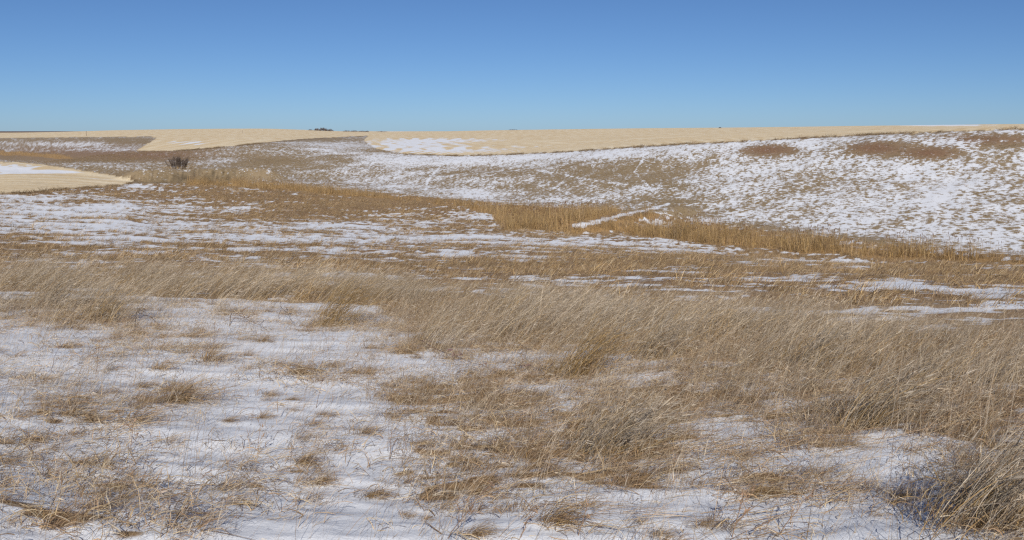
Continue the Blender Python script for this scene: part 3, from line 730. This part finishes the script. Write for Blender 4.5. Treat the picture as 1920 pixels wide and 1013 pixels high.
# grass tufts one can pick out on the snow: (px, py, width px, rotation, squash, label)
DOME = [mat_tuft(np.random.default_rng(900 + i), n=240, Lmax=.26, wid=.0032, swept=.45).mesh('grass_tuft', MAT_GRASS) for i in range(5)]
SWEPT = [mat_tuft(np.random.default_rng(920 + i), n=230, Lmax=.36, wid=.0032, swept=.9).mesh('swept_tuft', MAT_GRASS) for i in range(4)]
TUFTS = [
    (490, 640, 46, -.5, 1.0, DOME, 'small smooth dome of brown grass alone on clear snow, below the broken stalks'),
    (392, 677, 84, .1, .9, DOME, 'round brown grass tuft left of the clear snow strip, largest of its row'),
    (296, 692, 56, .2, 1.0, DOME, 'round dark brown grass tuft left of the largest round tuft'),
    (120, 652, 58, .1, .7, DOME, 'low grass tuft on snow near the left edge under the bushy clump'),
    (322, 752, 120, -.4, .8, SWEPT, 'long arched mat of brown grass on snow, left of centre'),
    (421, 790, 50, -.2, .7, SWEPT, 'small brown tuft at the right-hand foot of the long arched mat'),
    (490, 785, 52, 0, .8, DOME, 'isolated straw-coloured grass mound on open snow, left of centre'),
    (500, 742, 44, .2, .8, DOME, 'low tan tuft above the isolated straw mound'),
    (540, 750, 46, -.5, .6, SWEPT, 'flat brown tuft swept to the right beside the low tan tuft'),
    (543, 770, 30, 0, .8, DOME, 'tiny straw tuft right of the isolated straw mound'),
    (604, 780, 54, 0, .7, DOME, 'straw tuft with thin stems standing in it, on the open snow'),
    (72, 776, 44, 0, 1.1, DOME, 'upright brown tuft near the left edge, left one of a pair'),
    (118, 780, 34, 0, 1.0, DOME, 'small brown tuft near the left edge, right one of a pair'),
    (678, 812, 70, 0, 1.0, DOME, 'shaggy brown tuft at the left border of the central grass patch'),
    (690, 930, 88, -.6, .8, SWEPT, 'brown tuft combed down the snow, left of the bottom centre'),
    (757, 968, 40, 0, 1.2, DOME, 'tuft half sunk in snow above the bottom weed, left one of two'),
    (796, 976, 38, -.3, 1.0, DOME, 'tuft half sunk in snow above the bottom weed, right one of two'),
    (1030, 978, 150, -.5, .95, SWEPT, 'large golden mat of grass swept right over a snow ledge, bottom centre'),
    (1188, 980, 54, -.2, .6, SWEPT, 'small flat golden tuft right of the large swept mat'),
    (884, 1004, 90, -.1, .8, SWEPT, 'dark brown tuft at the bottom edge beside the branching weed'),
    (1225, 1004, 70, -.1, .6, SWEPT, 'dark flat tuft at the bottom edge, right of the large swept mat'),
    (560, 868, 78, -.3, 1.0, SWEPT, 'shaggy brown tuft on the snow slope, left of the central patch'),
    (590, 905, 70, -.3, .9, SWEPT, 'lower brown tuft trailing down from the shaggy tuft, left of centre'),
    (255, 790, 90, -.2, .8, DOME, 'tangled dark tuft below the long arched mat, left side'),
    (235, 895, 44, 0, .9, DOME, 'small golden-brown tuft in the sparse grass at lower left'),
    (1255, 885, 90, -.4, .7, SWEPT, 'dark brown tuft at the right border of the central grass patch'),
    (1400, 930, 110, -.2, .6, SWEPT, 'flattened brown tuft on snow, lower right of centre'),
    (1310, 985, 80, -.4, .6, SWEPT, 'flat blade-covered tuft near the bottom edge, right of centre'),
]
GT = 'single grass tufts standing on the near snow'
for i, (px, py, wpx, rz, sq, pool, lab) in enumerate(TUFTS):
    o = mesh_obj('grass_tuft', pool[i % len(pool)])
    d = put(o, px, py)
    s = 1.3 * wpx * d / F / (0.46 if pool is DOME else 0.50)
    o.scale = (s, s, s * sq); o.rotation_euler = (0, 0, rz)
    tag(o, lab, 'grass tuft', GT)

# tall bent clumps: blades, with the wispy heads and curled base leaves in the same growth
CLUMPS = [
    (612, 612, 110, .0, 1.0, 'tall golden grass clump leaning right at the front of the tall grass, left of centre'),
    (1075, 702, 120, -.1, 1.0, 'tall golden clump bent right over snow, before the tall grass right of centre'),
    (182, 600, 66, .1, .4, 'bushy tan grass clump at left, rising from snow before the tall grass'),
    (80, 575, 74, .0, .4, 'spreading tan grass clump at the far left in front of the tall grass'),
    (1500, 690, 84, -.1, .3, 'dark-based grass clump at the front of the tall grass, above a bare snow patch'),
    (1215, 672, 80, -.1, .3, 'broad brown grass clump right behind the bent golden clump'),
    (1620, 800, 120, -.2, .2, 'wind-bent grass clump with pale seed heads at the front of the right-hand grass patch'),
    (1850, 985, 170, -.2, .2, 'large grass clump with pale wispy heads in the bottom right corner'),
    (1130, 850, 120, -.2, .1, 'grass clump with long pale heads bent right, in the central grass patch'),
]
for i, (px, py, hpx, rz, gold, lab) in enumerate(CLUMPS):
    r = np.random.default_rng(950 + i)
    root = empty('grass_clump')
    d = put(root, px, py)
    h = hpx * d / F
    S = tall_clump(r, hmin=h * .7, hmax=h * 1.45, n=330, wid=.0046, spread=.09 + .06 * h, basal=0, gold=gold)
    B = tall_clump(r, n=0, basal=170, wid=.004, spread=.12 + .07 * h, gold=gold)
    S.c = [q * (.74 if gold > .8 else .9) for q in S.c]
    mesh_obj('blades', S.mesh('blades', MAT_GRASS), root)
    mesh_obj('base_leaves', B.mesh('base_leaves', MAT_GRASS), root)
    root.rotation_euler = (0, 0, rz)
    tag(root, lab, 'grass clump', 'single tall grass clumps')

# dead weeds: a stem with side branches
def weed(px, py, hpx, lean, nb, col, label, seed):
    r = np.random.default_rng(seed)
    root = empty('dead_weed')
    d = put(root, px, py)
    h = hpx * d / F
    pts = [np.zeros(3)]
    for i in range(6):
        q = (i + 1) / 6
        pts.append(np.array([lean * h * q ** 1.2 + r.normal() * .012 * h, r.normal() * .02 * h, h * q]))
    rad = [.0024 * (1 - .65 * i / 6) for i in range(7)]
    S = Soup(); S.tube(pts, rad, col, 5)
    mesh_obj('stem', S.mesh('stem', MAT_STEM), root)
    for b in range(nb):
        q = r.uniform(.25, .95); i = int(q * 6); f = q * 6 - i
        o = pts[i] * (1 - f) + pts[min(i + 1, 6)] * f
        L = h * r.uniform(.15, .42) * (1.15 - q * .5); az = r.uniform(-3.1, 3.1)
        dr = np.array([math.cos(az) * .6 + lean * .6, math.sin(az) * .6, .8]); dr /= np.linalg.norm(dr)
        bp = [o, o + dr * L * .5 + r.normal(size=3) * .02 * L, o + dr * L + np.array([0, 0, .08 * L])]
        S = Soup(); S.tube(bp, [.0014, .0011, .0008], col, 4)
        for k in range(4):
            e = bp[2] * (1 - .14 * k) + bp[1] * .14 * k; d2 = r.normal(size=3) * .012 + np.array([0, 0, .008])
            S.strip([e, e + d2 * .6, e + d2], .005, np.cross(d2, r.normal(size=3)) / np.linalg.norm(d2), np.array(col) * 1.25)
        mesh_obj('branch', S.mesh('branch', MAT_STEM), root)
    tag(root, label, 'weed', 'dead weeds standing in the near snow')
DK = (.17, .11, .075); RD = (.24, .155, .10); GY = (.30, .24, .19)
for i, a in enumerate([
    (838, 1010, 120, .75, 9, DK, 'dark branching dead weed leaning right at the bottom edge, left of centre'),
    (483, 852, 62, .12, 3, RD, 'thin reddish weed stem standing on snow left of the central grass'),
    (180, 708, 70, .15, 5, DK, 'slender dark weed at left, above the pair of small tufts'),
    (247, 855, 74, .05, 4, RD, 'upright reddish-brown weed in the sparse lower left grass'),
    (1372, 1008, 120, .25, 6, RD, 'forked reddish weed at the bottom edge right of centre'),
    (1462, 1000, 96, .7, 5, RD, 'reddish weed leaning right over snow near the bottom edge'),
    (730, 862, 70, .1, 4, DK, 'dark weed at the lower left corner of the central grass patch'),
    (1084, 1004, 66, .3, 3, RD, 'short thin weed in front of the large swept golden mat'),
    (975, 1008, 74, .45, 3, RD, 'thin weed leaning right at the bottom edge, left of the swept mat'),
    (592, 765, 62, .25, 3, DK, 'dark weed stem rising from a straw tuft on the open snow'),
    (402, 650, 46, .05, 2, DK, 'single straight dark stem above the largest round tuft'),
    (300, 1008, 110, .3, 6, GY, 'grey-brown weed in the thick grass of the lower left corner'),
    (95, 700, 54, .35, 4, DK, 'dark forked weed near the left edge above the small tufts'),
]): weed(*a, seed=1000 + i)

# broken stalks and fallen branches on the snow
def stick(name, pix, lifts, rad, col, label, cat, twigs, seed):
    r = np.random.default_rng(seed)
    root = empty(name)
    d = put(root, *pix[0], sink=0)
    P = []
    for (px, py), l in zip(pix, lifts):
        p = hit(px, py); P.append(np.array([p[0], p[1], p[2] + l]) - np.array(root.location))
    pts = []
    for a_, b_2 in zip(P[:-1], P[1:]):
        for q in (0, .33, .66): pts.append(a_ * (1 - q) + b_2 * q + r.normal(size=3) * .008)
    pts.append(P[-1])
    n = len(pts)
    S = Soup(); S.tube(pts, [.45 * rad * (1 - .55 * i / n) for i in range(n)], col, 6)
    mesh_obj('main_stalk', S.mesh('main_stalk', MAT_STEM), root)
    for k in range(twigs):
        o = pts[r.integers(1, n)]; d2 = r.normal(size=3) * np.array([1, .6, .5]) + np.array([.4, 0, .35]); d2 /= np.linalg.norm(d2)
        L = r.uniform(.06, .2)
        S = Soup(); S.tube([o, o + d2 * L * .5 + r.normal(size=3) * .01, o + d2 * L], [rad * .36, rad * .28, rad * .15], col, 4)
        for q in range(2):
            e = o + d2 * L * r.uniform(.4, 1); d3 = r.normal(size=3) * .03
            S.strip([e, e + d3 * .5, e + d3 + np.array([0, 0, -.01])], .012, np.cross(d3, r.normal(size=3)) / np.linalg.norm(d3), np.array(col) * 1.5)
        mesh_obj('twig', S.mesh('twig', MAT_STEM), root)
    tag(root, label, cat, 'broken stalks on the near snow')
BK = (.07, .05, .045); MR = (.10, .055, .055)
for i, a in enumerate([
    ('broken_stalk', [(253, 613), (257, 600), (280, 606), (306, 617)], [0, .10, .08, .01], .010, BK, 'bent black stalk sticking up from the snow at left', 'broken stalk', 3),
    ('broken_stalk', [(430, 612), (436, 598), (462, 606), (500, 620)], [0, .10, .07, .01], .011, (.14, .09, .055), 'broken brown stalk with shredded leaves, middle one of the three stalks', 'broken stalk', 7),
    ('broken_stalk', [(522, 598), (528, 597), (545, 606), (553, 612)], [0, .16, .06, .01], .008, BK, 'dark stalk folded into a peak left of the golden clump', 'broken stalk', 3),
    ('fallen_branch', [(782, 652), (820, 664), (872, 683), (918, 692)], [.10, .05, .03, .01], .008, MR, 'long thin purplish branch lying across the snow at the centre', 'branch', 6),
    ('fallen_branch', [(955, 694), (985, 693), (1012, 697)], [.03, .04, .02], .008, MR, 'short purplish branch on snow left of the bent golden clump', 'branch', 5),
    ('broken_stalk', [(984, 675), (988, 669), (1000, 668)], [0, .08, .06], .006, BK, 'small hooked dark twig behind the short branch', 'twig', 2),
    ('broken_stalk', [(240, 585), (262, 575), (285, 566)], [.01, .05, .14], .005, (.16, .10, .06), 'thin brown stalk slanting up to the right above the bent black stalk', 'broken stalk', 2),
]): stick(*a, seed=1100 + i)

# the bare bush behind the bank
def bush(px, py, wpx, hpx, stems, col, name, label, cat, seed, group=None, grass=True):
    r = np.random.default_rng(seed)
    root = empty(name)
    d = put(root, px, py)
    W = wpx * d / F; Hh = hpx * d / F
    T = Soup()
    for i in range(stems):
        x0 = r.uniform(-.42, .42) * W; y0 = r.normal() * .12 * W
        hh = Hh * r.uniform(.6, 1.0) * (1 - .5 * abs(x0 / W))
        ln = x0 * .35 + r.normal() * .08 * W
        pts = [np.array([x0 + ln * q ** 1.5 + r.normal() * .02 * W, y0 + r.normal() * .02 * W, hh * q]) for q in (0, .25, .5, .75, 1)]
        S = Soup(); S.tube(pts, [.035 * Hh / 2, .028 * Hh / 2, .02 * Hh / 2, .014 * Hh / 2, .007 * Hh / 2], col, 4)
        mesh_obj('stem', S.mesh('stem', MAT_STEM), root)
        for k in range(70):
            q = r.uniform(.12, 1) * 4; a_ = int(min(q, 3)); o = pts[a_] * (1 - (q - a_)) + pts[a_ + 1] * (q - a_)
            d2 = r.normal(size=3) * .5 + np.array([0, 0, .9]); L = Hh * r.uniform(.12, .34)
            T.strip([o, o + d2 * L * .5, o + d2 * L * .9 + r.normal(size=3) * .05], .028 * Hh / 2, np.cross(d2, r.normal(size=3)) / 1.5, np.array(col) * r.uniform(.8, 1.4))
    t = mesh_obj('twigs', T.mesh('twigs', MAT_STEM), root); t['kind'] = 'stuff'
    if grass:
        G = Soup()
        for k in range(260):
            blade(G, r, (r.normal() * .4 * W, r.normal() * .2 * W - .3, 0), r.uniform(.3, .75), r.uniform(-3, 3), .1, r.uniform(.2, .8), .03, pick(r, GOLDEN), 3)
        g = mesh_obj('base_grass', G.mesh('base_grass', MAT_GRASS), root); g['kind'] = 'stuff'
    tag(root, label, cat, group)
bush(333, 316, 36, 20, 34, (.085, .063, .05), 'willow_bush', 'dark leafless bush standing behind the earth bank at left', 'bush', 1200)

# scrub trees along the skyline
def far_tree(px, py, wpx, hpx, label, seed, col=(.085, .06, .05)):
    r = np.random.default_rng(seed)
    root = empty('scrub_tree')
    d = put(root, px, py, sink=.2)
    W = wpx * d / F; Hh = hpx * d / F
    S = Soup()
    S.tube([np.zeros(3), np.array([r.normal() * .03 * W, 0, Hh * .3]), np.array([r.normal() * .05 * W, 0, Hh * .6])], [.06 * Hh, .04 * Hh, .02 * Hh], col, 5)
    mesh_obj('trunk', S.mesh('trunk', MAT_STEM), root)
    S = Soup()
    for k in range(420):
        th = r.uniform(0, 2 * math.pi); rr = math.sqrt(r.random())
        q = np.array([math.cos(th) * rr * .5 * W, r.normal() * .2 * W, 0])
        top = Hh * math.sqrt(max(.05, 1 - rr * rr)) * (.75 + .25 * noise(np.array([q[0] / W * 5]), np.array([seed * 1.0]), 1)[0])
        q[2] = r.uniform(.1, 1) * top
        d2 = r.normal(size=3); d2[2] = abs(d2[2]) + .3; L = .16 * Hh
        S.strip([q, q + d2 * L * .5, q + d2 * L], .05 * Hh, np.cross(d2, r.normal(size=3)) / 2, np.array(col) * r.uniform(.7, 1.6))
    mesh_obj('crown', S.mesh('crown', MAT_STEM), root)
    tag(root, label, 'tree', 'bare scrub trees on the skyline')
for i, (px, w_, h_, lab) in enumerate([
    (582, 8, 3, 'leftmost low scrub tree of the dark skyline row'), (595, 13, 5, 'second scrub tree from the left of the dark skyline row'), (606, 14, 7, 'tallest scrub tree of the dark skyline row'),
    (618, 14, 5, 'scrub tree just right of the tallest one on the skyline'), (650, 16, 3.2, 'low scrub tree starting the middle stretch of the skyline row'), (664, 14, 3.4, 'low scrub tree in the middle stretch of the skyline row'),
    (678, 14, 3.2, 'low scrub tree ending the middle stretch of the skyline row'), (688, 8, 3, 'small scrub tree right of the middle stretch on the skyline'), (716, 20, 2.6, 'long low scrub farthest right in the skyline row'),
    (962, 18, 2.6, 'low dark scrub alone on the skyline near the centre'), (1350, 5, 2.6, 'tiny dark scrub on the skyline right of centre'), (1912, 14, 2.6, 'low scrub on the skyline at the right edge')]):
    yy = 240.0
    while hit(px, yy) is None or math.hypot(*hit(px, yy)[:2]) > 2600: yy += .25
    far_tree(px, yy + .4, w_, h_, lab, 1300 + i)

# poles in the far stubble
def pole(px, py, hpx, label, seed, arm):
    root = empty('wooden_pole')
    d = put(root, px, py, sink=.3)
    h = hpx * d / F; c = (.16, .11, .08)
    S = Soup(); S.tube([np.array([0, 0, 0]), np.array([.02, 0, h * .5]), np.array([.03, 0, h])], [.045 * h, .04 * h, .032 * h], c, 8); mesh_obj('post', S.mesh('post', MAT_STEM), root)
    S = Soup(); S.tube([np.array([-arm * h, 0, h * .92]), np.array([arm * h, 0, h * .92])], [.025 * h, .025 * h], c, 6); mesh_obj('crossarm', S.mesh('crossarm', MAT_STEM), root)
    tag(root, label, 'pole')
pole(162, 255, 9, 'lone wooden pole in the far stubble field at left', 1, .07)
pole(455, 250, 6, 'short dark post in the far stubble field right of the lone pole', 2, .10)
